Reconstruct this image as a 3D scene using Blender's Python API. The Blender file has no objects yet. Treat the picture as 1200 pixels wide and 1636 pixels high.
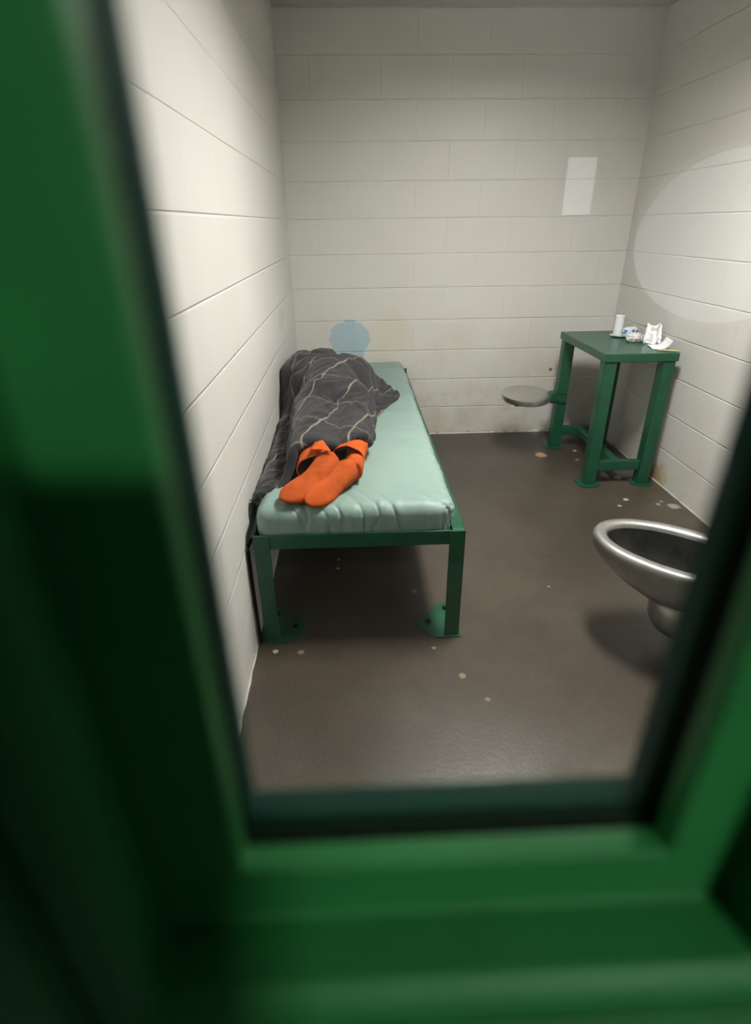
import bpy, bmesh, math, random
import numpy as np
from mathutils import Vector, Matrix, noise
random.seed(7)
S = bpy.context.scene
COL = S.collection

# ------------------------------------------------------------------ camera
CX, CZ = 0.3905, 1.3955
YAW, PITCH, ROLL = 0.0344, -0.4779, -0.0127
fw = Vector((math.sin(YAW)*math.cos(PITCH), math.cos(YAW)*math.cos(PITCH), math.sin(PITCH)))
rt = Vector((math.cos(YAW), -math.sin(YAW), 0)); up = rt.cross(fw)
r2 = rt*math.cos(ROLL) + up*math.sin(ROLL); u2 = -rt*math.sin(ROLL) + up*math.cos(ROLL)
cam_d = bpy.data.cameras.new('camera'); cam = bpy.data.objects.new('camera', cam_d); COL.objects.link(cam)
M = Matrix((r2, u2, -fw)).transposed().to_4x4(); M.translation = Vector((CX, 0, CZ))
cam.matrix_world = M
cam_d.sensor_fit = 'HORIZONTAL'; cam_d.sensor_width = 36; cam_d.lens = 889.4/1200*36
cam_d.clip_start = 0.005
cam_d.dof.use_dof = True; cam_d.dof.focus_distance = 2.7; cam_d.dof.aperture_fstop = 5.6
S.camera = cam
S.view_settings.view_transform = 'Standard'; S.view_settings.look = 'None'
S.view_settings.gamma = 1; S.view_settings.exposure = 0.0; S.view_settings.use_curve_mapping = False
S.cycles.max_bounces = 10; S.cycles.diffuse_bounces = 5; S.cycles.glossy_bounces = 4
S.cycles.transparent_max_bounces = 12

# ------------------------------------------------------------------ light levels
CELL_LAMP = 192.0        # emission of the cell's ceiling diffuser
CORRIDOR_LAMP = 210.0
w = bpy.data.worlds.new('world'); S.world = w; w.use_nodes = True
w.node_tree.nodes['Background'].inputs[0].default_value = (.8, .85, 1, 1)
w.node_tree.nodes['Background'].inputs[1].default_value = 0.0

D = 3.933; W = 2.182; HC = 2.44; H = .2032; L = .4064; YF = 0.112   # cell size, block size, inner front face
# ------------------------------------------------------------------ node helpers
class NT:
    def __init__(s, name):
        s.m = bpy.data.materials.new(name); s.m.use_nodes = True; s.t = s.m.node_tree
        s.b = s.t.nodes['Principled BSDF']; s.out = s.t.nodes['Material Output']
        s._pos = None
    def n(s, typ, **k):
        nd = s.t.nodes.new(typ)
        for a, v in k.items(): setattr(nd, a, v)
        return nd
    def link(s, a, b): s.t.links.new(a, b)
    def setin(s, sock, v):
        if isinstance(v, bpy.types.NodeSocket): s.link(v, sock)
        else:
            if isinstance(v, (tuple, list)) and len(v) == 3 and sock.type == 'RGBA': v = (*v, 1)
            sock.default_value = v
    def math(s, op, a, b=0.0, c=None, clamp=False):
        nd = s.n('ShaderNodeMath', operation=op, use_clamp=clamp)
        s.setin(nd.inputs[0], a); s.setin(nd.inputs[1], b)
        if c is not None: s.setin(nd.inputs[2], c)
        return nd.outputs[0]
    def pos(s):
        if s._pos is None:
            g = s.n('ShaderNodeNewGeometry'); x = s.n('ShaderNodeSeparateXYZ'); s.link(g.outputs['Position'], x.inputs[0])
            s._pos = (x.outputs[0], x.outputs[1], x.outputs[2], g.outputs['Position'])
        return s._pos
    def noise(s, scale, detail=3, rough=.5, vec=None, out=0, dist=0.0):
        nd = s.n('ShaderNodeTexNoise'); nd.inputs['Scale'].default_value = scale
        nd.inputs['Detail'].default_value = detail; nd.inputs['Roughness'].default_value = rough
        nd.inputs['Distortion'].default_value = dist
        s.link(vec if vec is not None else s.pos()[3], nd.inputs['Vector'])
        return nd.outputs[out]
    def ramp(s, f, a, b, lo=0.0, hi=1.0):
        nd = s.n('ShaderNodeMapRange', interpolation_type='SMOOTHSTEP')
        s.setin(nd.inputs[0], f); nd.inputs[1].default_value = a; nd.inputs[2].default_value = b
        nd.inputs[3].default_value = lo; nd.inputs[4].default_value = hi
        return nd.outputs[0]
    def mix(s, f, a, b):
        nd = s.n('ShaderNodeMix', data_type='RGBA')
        s.setin(nd.inputs[0], f); s.setin(nd.inputs[6], a); s.setin(nd.inputs[7], b)
        return nd.outputs[2]
    def bump(s, h, strength=1.0, dist=.01, prev=None):
        nd = s.n('ShaderNodeBump'); nd.inputs['Strength'].default_value = strength; nd.inputs['Distance'].default_value = dist
        s.link(h, nd.inputs['Height'])
        if prev is not None: s.link(prev, nd.inputs['Normal'])
        return nd.outputs[0]
    def blob(s, cx, cy, r, wob=.4, axes=(0, 1), ns=30, sx=1.0, sy=1.0, soft=.15):
        """a stain of its own shape on a surface, fixed at a world place"""
        p = s.pos()
        dx = s.math('MULTIPLY', s.math('SUBTRACT', p[axes[0]], cx), sx); dy = s.math('MULTIPLY', s.math('SUBTRACT', p[axes[1]], cy), sy)
        d = s.math('SQRT', s.math('ADD', s.math('MULTIPLY', dx, dx), s.math('MULTIPLY', dy, dy)))
        nz = s.math('MULTIPLY', s.math('SUBTRACT', s.noise(ns, 3), .5), wob*r*2)
        return s.ramp(s.math('ADD', d, nz), r*(1+soft), r*(1-soft))
    def done(s, color=None, rough=None, metal=None, normal=None, **k):
        for key, v in (('Base Color', color), ('Roughness', rough), ('Metallic', metal), ('Normal', normal)):
            if v is not None: s.setin(s.b.inputs[key], v)
        for key, v in k.items(): s.setin(s.b.inputs[key.replace('_', ' ')], v)
        return s.m

def block_wall(name, ax, phase_even, strip=None, extra=None, tint=(.70, .680, .650)):
    s = NT(name); p = s.pos(); u, z = p[ax], p[2]
    zr = s.math('DIVIDE', s.math('ADD', z, 0.0), H)
    row = s.math('FLOOR', zr)
    odd = s.math('MODULO', s.math('ADD', row, 100), 2)
    uu = s.math('ADD', s.math('DIVIDE', s.math('SUBTRACT', u, phase_even), L), s.math('MULTIPLY', odd, .5))
    fu = s.math('MULTIPLY', s.math('ABSOLUTE', s.math('SUBTRACT', uu, s.math('ROUND', uu))), L)
    fz = s.math('MULTIPLY', s.math('ABSOLUTE', s.math('SUBTRACT', zr, s.math('ROUND', zr))), H)
    wob = s.math('MULTIPLY', s.math('SUBTRACT', s.noise(40, 2), .5), .002)
    gh = s.ramp(s.math('ADD', fz, wob), .0008, .0050, 1, 0)
    gv = s.ramp(s.math('ADD', fu, wob), .0006, .0040, .5, 0)
    pat = s.ramp(s.noise(3.1, 2), .35, .6, .45, 1)          # joints filled by paint here and there
    gv = s.math('MULTIPLY', gv, pat)
    g = s.math('MAXIMUM', gh, gv)
    if strip:
        d = s.math('ABSOLUTE', s.math('SUBTRACT', u, strip)); gs = s.ramp(d, .003, .008, .8, 0)
        inside = s.ramp(u, strip-.001, strip+.001, 1, 0)
        g = s.math('MAXIMUM', s.math('MULTIPLY', g, inside), gs)
    hgt = s.math('MULTIPLY', g, -1.0)
    n1 = s.bump(hgt, 1.0, .0027)
    fine = s.noise(230, 4, .6); n2 = s.bump(fine, .35, .0022, n1)
    pits = s.ramp(s.noise(520, 2), .70, .78, 0, 1); n3 = s.bump(s.math('MULTIPLY', pits, -1.0), .5, .0015, n2)
    tone = s.ramp(s.noise(1.7, 4), .3, .7)
    col = s.mix(s.math('MULTIPLY', tone, .35), (*tint, 1), (tint[0]*.90, tint[1]*.885, tint[2]*.86, 1))
    col = s.mix(s.math('MULTIPLY', g, .32), col, (.84, .82, .79, 1))
    if extra: col = extra(s, col)
    return s.done(col, .42, 0, n3, Specular_IOR_Level=.35)

def back_extra(s, c):
    p = s.pos()
    # old dirt streaks and yellowing low on the wall
    y1 = s.math('MULTIPLY', s.ramp(s.noise(2.6, 5, .65), .40, .70), s.ramp(p[2], 1.0, .15))
    c = s.mix(s.math('MULTIPLY', y1, .75), c, (.52, .46, .33, 1))
    g1 = s.math('MULTIPLY', s.ramp(s.noise(7, 5, .7), .55, .75), s.ramp(p[2], .7, .0))
    c = s.mix(s.math('MULTIPLY', g1, .35), c, (.33, .28, .22, 1))
    c = s.mix(s.math('MULTIPLY', s.blob(.63, .70, .14, .6, (0, 2), 12, 1, 1, .5), .35), c, (.60, .52, .32, 1))
    c = s.mix(s.math('MULTIPLY', s.blob(.365, .70, .118, .28, (0, 2), 30, .86, 1.0, .04), .92), c, (.40, .52, .59, 1))
    c = s.mix(s.math('MULTIPLY', s.blob(.395, .60, .07, .3, (0, 2), 40, 1.0, .8, .05), .92), c, (.40, .52, .59, 1))
    c = s.mix(s.math('MULTIPLY', s.blob(1.785, .46, .012, .3, (0, 2), 60), .9), c, (.1, .08, .06, 1))
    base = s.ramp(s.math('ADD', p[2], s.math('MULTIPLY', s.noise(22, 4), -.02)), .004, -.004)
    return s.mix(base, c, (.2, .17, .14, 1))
def right_extra(s, c):
    p = s.pos()
    c = s.mix(s.math('MULTIPLY', s.blob(3.03, .0, .07, .8, (1, 2), 22, .7, .75, .6), .85), c, (.20, .09, .04, 1))
    c = s.mix(s.math('MULTIPLY', s.blob(2.95, .02, .045, .8, (1, 2), 22, .7, .5, .6), .6), c, (.55, .40, .15, 1))
    y1 = s.math('MULTIPLY', s.ramp(s.noise(3, 5, .65), .45, .72), s.ramp(p[2], .8, .1))
    c = s.mix(s.math('MULTIPLY', y1, .3), c, (.50, .44, .34, 1))
    dots = s.ramp(s.noise(38, 2), .76, .80)
    return s.mix(s.math('MULTIPLY', dots, .5), c, (.2, .16, .12, 1))
def left_extra(s, c):
    p = s.pos()
    y1 = s.math('MULTIPLY', s.ramp(s.noise(4, 5, .65), .48, .75), s.ramp(p[2], .8, .1))
    c = s.mix(s.math('MULTIPLY', y1, .3), c, (.50, .45, .37, 1))
    return s.mix(s.math('MULTIPLY', s.blob(3.2, .95, .08, .8, (1, 2), 30, .6, 1.4, .5), .3), c, (.42, .40, .38, 1))
M_BACK = block_wall('painted_block_back', 0, .185, None, back_extra)
M_LEFT = block_wall('painted_block_left', 1, 1.335, 3.60, left_extra)
M_RIGHT = block_wall('painted_block_right', 1, 3.04, None, right_extra)

def floor_mat():
    s = NT('sealed_concrete'); p = s.pos()
    a = s.ramp(s.noise(1.6, 6, .6), .35, .68); b = s.ramp(s.noise(9, 6, .7), .35, .7); f = s.noise(160, 3)
    c = s.mix(a, (.042, .032, .023, 1), (.074, .057, .042, 1))
    c = s.mix(s.math('MULTIPLY', b, .6), c, (.036, .028, .021, 1))
    c = s.mix(s.math('MULTIPLY', s.ramp(f, .35, .7), .35), c, (.12, .10, .08, 1))
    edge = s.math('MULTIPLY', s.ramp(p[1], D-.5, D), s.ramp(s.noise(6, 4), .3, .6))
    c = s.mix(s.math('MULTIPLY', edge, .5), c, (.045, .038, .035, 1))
    pale_patch = s.math('MULTIPLY', s.blob(.9, .9, .5, .8, (0, 1), 5, 1, 1, .6), .35)
    c = s.mix(pale_patch, c, (.085, .067, .051, 1))  # broad, slightly paler patch of floor
    for x, y, r, col in [(1.63, 3.46, .038, (.40, .25, .15)), (.165, 1.59, .011, (.25, .2, .14)), (.654, 1.588, .008, (.25, .2, .14)), (.735, 1.442, .012, (.25, .19, .12)),
                         (.29, 2.144, .008, (.5, .48, .45)), (.291, 2.219, .007, (.5, .47, .45)), (1.897, 2.758, .016, (.38, .36, .33)), (1.829, 2.684, .011, (.38, .36, .33)),
                         (2.05, 2.69, .012, (.3, .28, .26)), (2.12, 2.66, .032, (.3, .28, .25)), (2.08, 2.72, .01, (.3, .28, .26)), (1.88, 3.52, .015, (.35, .34, .32)), (1.98, 3.06, .02, (.35, .33, .3)),
                         (1.84, 3.36, .012, (.33, .31, .28)), (1.2, 1.95, .005, (.4, .38, .36)), (.80, 1.33, .009, (.23, .18, .12)), (.07, 1.60, .01, (.45, .42, .38)), (.62, 1.95, .012, (.2, .17, .14))]:
        c = s.mix(s.blob(x, y, r, .55, (0, 1), .55/r, soft=.25), c, (*col, 1))
    specks = s.ramp(s.noise(75, 1), .80, .83)
    c = s.mix(s.math('MULTIPLY', specks, .5), c, (.3, .27, .22, 1))
    scuff = s.ramp(s.noise(2.5, 5, .6, dist=.3), .3, .75)
    ro = s.math('ADD', .29, s.math('MULTIPLY', scuff, .10))
    n = s.bump(s.noise(70, 5, .6), .22, .003)
    return s.done(c, ro, 0, n, Specular_IOR_Level=.5)
M_FLOOR = floor_mat()

def simple(name, col, rough=.5, metal=0, nscale=None, nstr=.3, ndist=.001, var=0.0, vscale=8, **k):
    s = NT(name); c = (*col, 1)
    if var:
        c = s.mix(s.ramp(s.noise(vscale, 4), .35, .65), (*col, 1), (*[v*(1-var) for v in col], 1))
    n = s.bump(s.noise(nscale, 3), nstr, ndist) if nscale else None
    return s.done(c, rough, metal, n, **k)
M_CEIL = simple('ceiling_paint', (.50, .48, .45), .6, 0, 160, .3, .002, .06)
M_GREEN = simple('green_gloss_paint', (.008, .082, .038), .30, 0, 90, .25, .0015, .15, 14)
M_FRAMEG = simple('green_door_paint', (.017, .150, .036), .50, 0, 60, .25, .0015, .12, 30, Specular_IOR_Level=.22)
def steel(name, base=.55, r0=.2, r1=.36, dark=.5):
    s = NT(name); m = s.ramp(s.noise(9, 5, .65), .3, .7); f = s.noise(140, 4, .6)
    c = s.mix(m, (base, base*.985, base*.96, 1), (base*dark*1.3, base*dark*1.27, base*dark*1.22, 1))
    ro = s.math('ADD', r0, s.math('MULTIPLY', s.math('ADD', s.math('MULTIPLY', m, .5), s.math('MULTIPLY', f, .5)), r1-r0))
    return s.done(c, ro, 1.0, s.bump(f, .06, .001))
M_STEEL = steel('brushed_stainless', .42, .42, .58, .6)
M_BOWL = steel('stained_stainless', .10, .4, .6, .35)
M_BLACK = simple('black_rubber', (.003, .003, .003), .85, Specular_IOR_Level=.03)
M_SCREW = simple('dark_steel_screw', (.05, .045, .04), .4, 1)

# ------------------------------------------------------------------ mesh helpers
def link(o, parent=None):
    COL.objects.link(o)
    if parent is not None: o.parent = parent
    return o
def tag(o, label=None, cat=None, group=None, kind=None):
    if label: o['label'] = label
    if cat: o['category'] = cat
    if group: o['group'] = group
    if kind: o['kind'] = kind
    return o
def thing(name, label, cat, loc=(0, 0, 0), rot=0, group=None):
    o = bpy.data.objects.new(name, None); o.location = loc; o.rotation_euler = (0, 0, rot); o.empty_display_size = .1
    return tag(link(o), label, cat, group)
def obj(name, bm, mat, parent=None, smooth=False, bevel=0, seg=2, world=True):
    bmesh.ops.recalc_face_normals(bm, faces=bm.faces) if smooth != 'keep' else None
    me = bpy.data.meshes.new(name); bm.to_mesh(me); bm.free(); me.materials.append(mat)
    if smooth:
        for f in me.polygons: f.use_smooth = True
    o = bpy.data.objects.new(name, me); link(o, parent)
    if parent is not None and world: 
        q = Matrix.Translation(parent.location) @ parent.rotation_euler.to_matrix().to_4x4()
        o.matrix_parent_inverse = q.inverted()
    if bevel:
        b = o.modifiers.new('b', 'BEVEL'); b.width = bevel; b.segments = seg; b.limit_method = 'ANGLE'; b.angle_limit = math.radians(40)
        for f in me.polygons: f.use_smooth = True
        wn = o.modifiers.new('w', 'WEIGHTED_NORMAL'); wn.keep_sharp = False
    return o
def box(bm, x0, y0, z0, x1, y1, z1, mat=None):
    v = [bm.verts.new(p) for p in [(x0, y0, z0), (x1, y0, z0), (x1, y1, z0), (x0, y1, z0), (x0, y0, z1), (x1, y0, z1), (x1, y1, z1), (x0, y1, z1)]]
    if mat: 
        for q in v: q.co = mat @ q.co
    for f in [(0, 3, 2, 1), (4, 5, 6, 7), (0, 1, 5, 4), (1, 2, 6, 5), (2, 3, 7, 6), (3, 0, 4, 7)]: bm.faces.new([v[i] for i in f])
def prism(bm, pts, z0, z1):
    a = [bm.verts.new((x, y, z0)) for x, y in pts]; b = [bm.verts.new((x, y, z1)) for x, y in pts]
    bm.faces.new(a[::-1]); bm.faces.new(b); n = len(pts)
    for i in range(n): bm.faces.new([a[i], a[(i+1) % n], b[(i+1) % n], b[i]])
def loft(bm, rings, cap0=True, cap1=True, closed=True):
    R = [[bm.verts.new(p) for p in r] for r in rings]; n = len(rings[0])
    for a, b in zip(R[:-1], R[1:]):
        for i in range(n if closed else n-1): bm.faces.new([a[i], a[(i+1) % n], b[(i+1) % n], b[i]])
    if cap0: bm.faces.new(R[0][::-1])
    if cap1: bm.faces.new(R[-1])
    return R
def lathe(bm, prof, c, n=32, cap0=True, cap1=True, sy=1.0):
    loft(bm, [[(c[0]+r*math.cos(2*math.pi*i/n), c[1]+r*sy*math.sin(2*math.pi*i/n), c[2]+z) for i in range(n)] for r, z in prof], cap0, cap1)
def tube(bm, pts, rad, n=16, cap=True, flat=1.0):
    """round tube through points; rad is one radius per point; returns nothing"""
    pts = [Vector(p) for p in pts]; rings = []
    ref = Vector((0, 0, 1))
    for i, p in enumerate(pts):
        t = (pts[min(i+1, len(pts)-1)] - pts[max(i-1, 0)]).normalized()
        s = t.cross(ref)
        if s.length < .05: s = t.cross(Vector((0, 1, 0)))
        s.normalize(); v = s.cross(t).normalized(); r = rad[i] if isinstance(rad, (list, tuple)) else rad
        ra, rb = r if isinstance(r, tuple) else (r, r*flat)
        rings.append([p + s*ra*math.cos(2*math.pi*k/n) + v*rb*math.sin(2*math.pi*k/n) for k in range(n)])
    loft(bm, rings, cap, cap)

# ------------------------------------------------------------------ the cell's shell
def slab(name, x0, y0, z0, x1, y1, z1, mat):
    bm = bmesh.new(); box(bm, x0, y0, z0, x1, y1, z1); o = obj(name, bm, mat); return tag(o, kind='structure')
slab('floor', -.2, YF-.16, -.15, W+.2, D+.2, 0, M_FLOOR)
slab('wall_back', -.2, D, 0, W+.2, D+.2, HC, M_BACK)
slab('wall_left', -.2, YF, 0, 0, D, HC, M_LEFT)
slab('wall_right', W, YF, 0, W+.2, D, HC, M_RIGHT)
slab('ceiling', -.2, YF-.16, HC, W+.2, D+.2, HC+.1, M_CEIL)
# sealant line where the walls meet the floor
bm = bmesh.new()
def bead(bm, a, b, out, r=.006, n=90, seed=0):
    a, b, out = Vector(a), Vector(b), Vector(out); rings = []
    for i in range(n+1):
        p = a.lerp(b, i/n); k = r*(.7+.9*noise.noise(Vector((i*.35, seed, 0))))
        k = max(k, .001)
        rings.append([p+Vector((0, 0, -.001)), p+out*k+Vector((0, 0, .0)), p+out*k*.7+Vector((0, 0, k*.8)), p+Vector((0, 0, k*1.5))])
    loft(bm, rings)
M_CAULK = simple('painted_caulk', (.55, .52, .47), .6, 0, 60, .4, .003)
bead(bm, (0, D, 0), (W, D, 0), (0, -1, 0), .009, 160, 3)
tag(obj('baseboard_back', bm, M_CAULK), kind='structure')
bm = bmesh.new(); bead(bm, (0, .3, 0), (0, D, 0), (1, 0, 0), .006, 160, 9); tag(obj('baseboard_left', bm, M_CAULK), kind='structure')
bm = bmesh.new(); bead(bm, (W, .3, 0), (W, D, 0), (-1, 0, 0), .006, 160, 19); tag(obj('baseboard_right', bm, M_CAULK), kind='structure')

# ------------------------------------------------------------------ front wall, door with the viewing window
XL, XR = CX-.0298, CX+.0723           # clear opening of the viewing window
ZB, ZT = CZ-.1355, CZ+.52
Y3, Y2, YG = .1005, .0785, .0890
M_STOP = simple('dark_teal_primer', (.006, .036, .027), .75, 0, 60, .2, .001, Specular_IOR_Level=.12)       # cell-side edge, corridor-side edge of the reveal, glass
M_FRONT = block_wall('painted_block_front', 0, .1)
bm = bmesh.new()
DX0, DX1, DZ = .12, 1.04, 2.10
box(bm, -.2, YF-.16, 0, DX0-.05, YF, HC); box(bm, DX1+.05, YF-.16, 0, W+.2, YF, HC); box(bm, DX0-.05, YF-.16, DZ+.05, DX1+.05, YF, HC)
tag(obj('wall_front', bm, M_FRONT), kind='structure')
door = tag(link(bpy.data.objects.new('door_1', None)), kind='structure')
bm = bmesh.new()   # steel door leaf around the opening
m_ = .030
box(bm, DX0, .060, .01, XL-m_, Y3, DZ); box(bm, XR+m_, .060, .01, DX1, Y3, DZ)
box(bm, XL-m_, .060, .01, XR+m_, Y3, ZB-m_); box(bm, XL-m_, .060, ZT+m_, XR+m_, Y3, DZ)
tag(obj('door_leaf', bm, M_FRAMEG, door, bevel=.001))
bm = bmesh.new()
box(bm, DX0-.05, .03, 0, DX0-.003, YF+.01, DZ+.05); box(bm, DX1+.003, .03, 0, DX1+.05, YF+.01, DZ+.05); box(bm, DX0-.003, .03, DZ+.003, DX1+.003, YF+.01, DZ+.05)
obj('door_frame', bm, M_FRAMEG, door, bevel=.002)
# stepped vision frame swept round the opening: (outward offset, depth y)
def sweep_frame(name, prof, mat, parent, close=False, smooth=False, bev=0):
    bm = bmesh.new(); rings = []
    for sx, sz in ((0, 0), (1, 0), (1, 1), (0, 1)):
        rings.append([((XL-o_) if sx == 0 else (XR+o_), y, (ZB-o_) if sz == 0 else (ZT+o_)) for o_, y in prof])
    R = [[bm.verts.new(p) for p in r] for r in rings]; n = len(prof)
    for k in range(4):
        a, b = R[k], R[(k+1) % 4]
        for i in range(n): 
            j = (i+1) % n
            bm.faces.new([a[i], b[i], b[j], a[j]])
    o = obj(name, bm, mat, parent, bevel=bev, seg=3); return o
vf = sweep_frame('vision_frame', [(0, YG-.0035), (0, Y2), (.0185, Y2), (.0185, .0640), (.0225, .0600), (.034, .0600), (.034, .0565), (.060, .0565), (.060, .0625), (.024, YG-.0035)], M_FRAMEG, door, bev=.0012)
ci = sweep_frame('inner_stop', [(0, YG+.0035), (0, Y3), (.024, Y3), (.024, YG+.0035)], M_STOP, door, bev=.0008)
gk = sweep_frame('glazing_gasket', [(0.0010, YG-.0035), (0.0010, YG+.0035), (.02, YG+.0035), (.02, YG-.0035)], M_BLACK, door)
def glass_mat():
    s = NT('window_glass'); t = s.t
    tr = s.n('ShaderNodeBsdfTransparent'); tr.inputs[0].default_value = (.97, .985, .975, 1)
    gl = s.n('ShaderNodeBsdfGlossy'); gl.inputs['Roughness'].default_value = 0.0
    fr = s.n('ShaderNodeFresnel'); gg = s.n('ShaderNodeNewGeometry'); s.link(s.math('ADD', 1.5, s.math('MULTIPLY', gg.outputs['Backfacing'], 1/1.5-1.5)), fr.inputs[0])
    mx = s.n('ShaderNodeMixShader'); s.link(fr.outputs[0], mx.inputs[0]); s.link(tr.outputs[0], mx.inputs[1]); s.link(gl.outputs[0], mx.inputs[2])
    s.link(mx.outputs[0], s.out.inputs[0]); return s.m
bm = bmesh.new(); box(bm, XL-.015, YG-.0025, ZB-.015, XR+.015, YG+.0025, ZT+.015)
gp = obj('window_pane', bm, glass_mat(), door)
for n_, p_ in (('door_handle', (DX1-.09, .055, 1.02)),):
    bm = bmesh.new(); lathe(bm, [(.028, 0), (.03, .004), (.03, .01), (.012, .012), (.012, .04), (.028, .045), (.032, .06), (.022, .07)], (0, 0, 0), 24)
    bmesh.ops.transform(bm, matrix=Matrix.Translation((p_[0], .0615, p_[2])) @ Matrix.Rotation(math.radians(90), 4, 'X'), verts=bm.verts)
    obj(n_, bm, M_STEEL, door, smooth=True)

# ------------------------------------------------------------------ corridor on the viewer's side
M_CORR = simple('corridor_paint', (.10, .10, .095), .6, 0, 90, .2, .002)
slab('floor_corridor', -2.2, -2.0, -.15, 3.6, YF-.16, 0, simple('corridor_floor', (.06, .055, .05), .5))
slab('wall_corridor', -2.2, -2.2, 0, 3.6, -2.0, 2.6, M_CORR)
slab('ceiling_corridor', -2.2, -2.2, 2.6, 3.6, YF-.16, 2.7, M_CORR)
def emit(name, col, strength):
    s = NT(name); e = s.n('ShaderNodeEmission'); e.inputs[0].default_value = (*col, 1); e.inputs[1].default_value = strength
    s.link(e.outputs[0], s.out.inputs[0]); return s.m
def lamp(name, label, cx, cy, z, sx, sy, strength, col=(1, .95, .88), skirt=.045):
    t = thing(name, label, 'light', (cx, cy, z))
    bm = bmesh.new()
    o_ = .018
    for a in ((-sx/2-o_, -sy/2-o_, sx/2+o_, -sy/2), (-sx/2-o_, sy/2, sx/2+o_, sy/2+o_), (-sx/2-o_, -sy/2, -sx/2, sy/2), (sx/2, -sy/2, sx/2+o_, sy/2)):
        box(bm, cx+a[0], cy+a[1], z-skirt, cx+a[2], cy+a[3], z)
    obj('housing', bm, simple(name+'_white_metal', (.6, .6, .58), .4), t)
    bm = bmesh.new(); box(bm, cx-sx/2, cy-sy/2, z-.03, cx+sx/2, cy+sy/2, z-.005); obj('diffuser', bm, emit(name+'_glow', col, strength), t)
    return t
lamp('ceiling_light', 'ceiling light fixture of the cell above the floor beside the bunk', 1.15, 1.90, HC-.001, .24, .62, CELL_LAMP, (1, .965, .925), .095)
lamp('corridor_light', 'ceiling light fixture of the corridor outside the door', 1.15, -1.75, 2.599, .35, .25, CORRIDOR_LAMP, (.95, 1, .92))

win = tag(link(bpy.data.objects.new('added_window', None)), kind='structure')  # small glowing window added to stand in for a bright reflection in the pane
bm = bmesh.new(); box(bm, 1.125, -2.0, 1.415, 1.225, -1.992, 1.585); obj('window_pane', bm, emit('far_window_glow', (.9, .97, 1), 2.5), win)
bm = bmesh.new()
for q in ((1.10, 1.39, 1.25, 1.413), (1.10, 1.587, 1.25, 1.61), (1.10, 1.413, 1.123, 1.587), (1.227, 1.413, 1.25, 1.587)): box(bm, q[0], -2.0, q[1], q[2], -1.98, q[3])
obj('window_frame', bm, M_FRAMEG, win)
dl = thing('wall_light', 'round glowing dome added on the corridor wall behind the viewer to make the bright arc mirrored in the pane', 'light', (1.78, -2.0, 1.29))
bm = bmesh.new(); lathe(bm, [(.38, 0), (.37, .03), (.33, .06), (.25, .085), (.12, .1), (.01, .104)], (0, 0, 0), 48, sy=.75)  # unseen glowing dome, added only for its curved reflection in the pane
bmesh.ops.transform(bm, matrix=Matrix.Translation((1.78, -1.985, 1.33)) @ Matrix.Rotation(math.radians(-90), 4, 'X'), verts=bm.verts); obj('diffuser', bm, emit('wall_light_glow', (.95, 1, .97), 1.6), dl, smooth=True)
bm = bmesh.new(); lathe(bm, [(.39, 0), (.40, .004), (.40, .015), (.38, .016)], (0, 0, 0), 48, sy=.76)
bmesh.ops.transform(bm, matrix=Matrix.Translation((1.78, -1.999, 1.33)) @ Matrix.Rotation(math.radians(-90), 4, 'X'), verts=bm.verts); obj('backplate', bm, M_STEEL, dl, smooth=True)
# the phone taking the photograph, right behind the lens; it is unseen, added to shade the frame's lower left, and mirrors in the pane
ph = thing('smartphone', 'grey smartphone unseen behind the lens, added to shade the window frame', 'phone', (CX, 0, CZ))
CM = M.copy()
bm = bmesh.new()
pts = []
for cx_, cy_, a0 in ((.019, .007, 0), (-.040, .007, 90), (-.040, -.122, 180), (.019, -.122, 270)):
    for k in range(7): a = math.radians(a0+15*k); pts.append((cx_+.009*math.cos(a), cy_+.009*math.sin(a)))
prism(bm, pts, .004, .0115); bmesh.ops.transform(bm, matrix=CM, verts=bm.verts)
obj('phone_body', bm, simple('phone_shell', (.30, .30, .31), .35), ph, bevel=.0015)
bm = bmesh.new(); lathe(bm, [(.006, 0), (.0062, .0018), (.004, .0018), (.0038, .0008)], (0, 0, .0), 24, cap1=True)
bmesh.ops.transform(bm, matrix=CM @ Matrix.Translation((0, 0, .004)) @ Matrix.Rotation(math.pi, 4, 'X'), verts=bm.verts)
obj('lens_ring', bm, M_STEEL, ph)

# ------------------------------------------------------------------ bunk
bed = thing('bunk_bed_frame', 'dark green painted steel bunk frame bolted to the floor along the left wall', 'bed', (.39, 2.79, 0))
X0, X1, Y0, Y1, ZR = .028, .757, 1.655, 3.92, .458
bm = bmesh.new()   # deck and angle rails
t_ = .005
box(bm, X0, Y0, ZR-.055, X1, Y0+t_, ZR)                 # foot rail plate
box(bm, X0, Y1-t_, ZR-.055, X1, Y1, ZR+.035)
box(bm, X0, Y0+t_, ZR-.055, X0+t_, Y1-t_, ZR); box(bm, X1-t_, Y0+t_, ZR-.055, X1, Y1-t_, ZR)
box(bm, X0+t_, Y0+t_, ZR-.056, X1-t_, Y1-t_, ZR-.050)   # deck sheet
obj('deck', bm, M_GREEN, bed, bevel=.0015)
bm = bmesh.new(); box(bm, X1-.045, Y0+t_, ZR-.002, X1-t_, Y1-t_-.001, ZR+.002); obj('side_rail', bm, M_GREEN, bed, bevel=.001)
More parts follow.
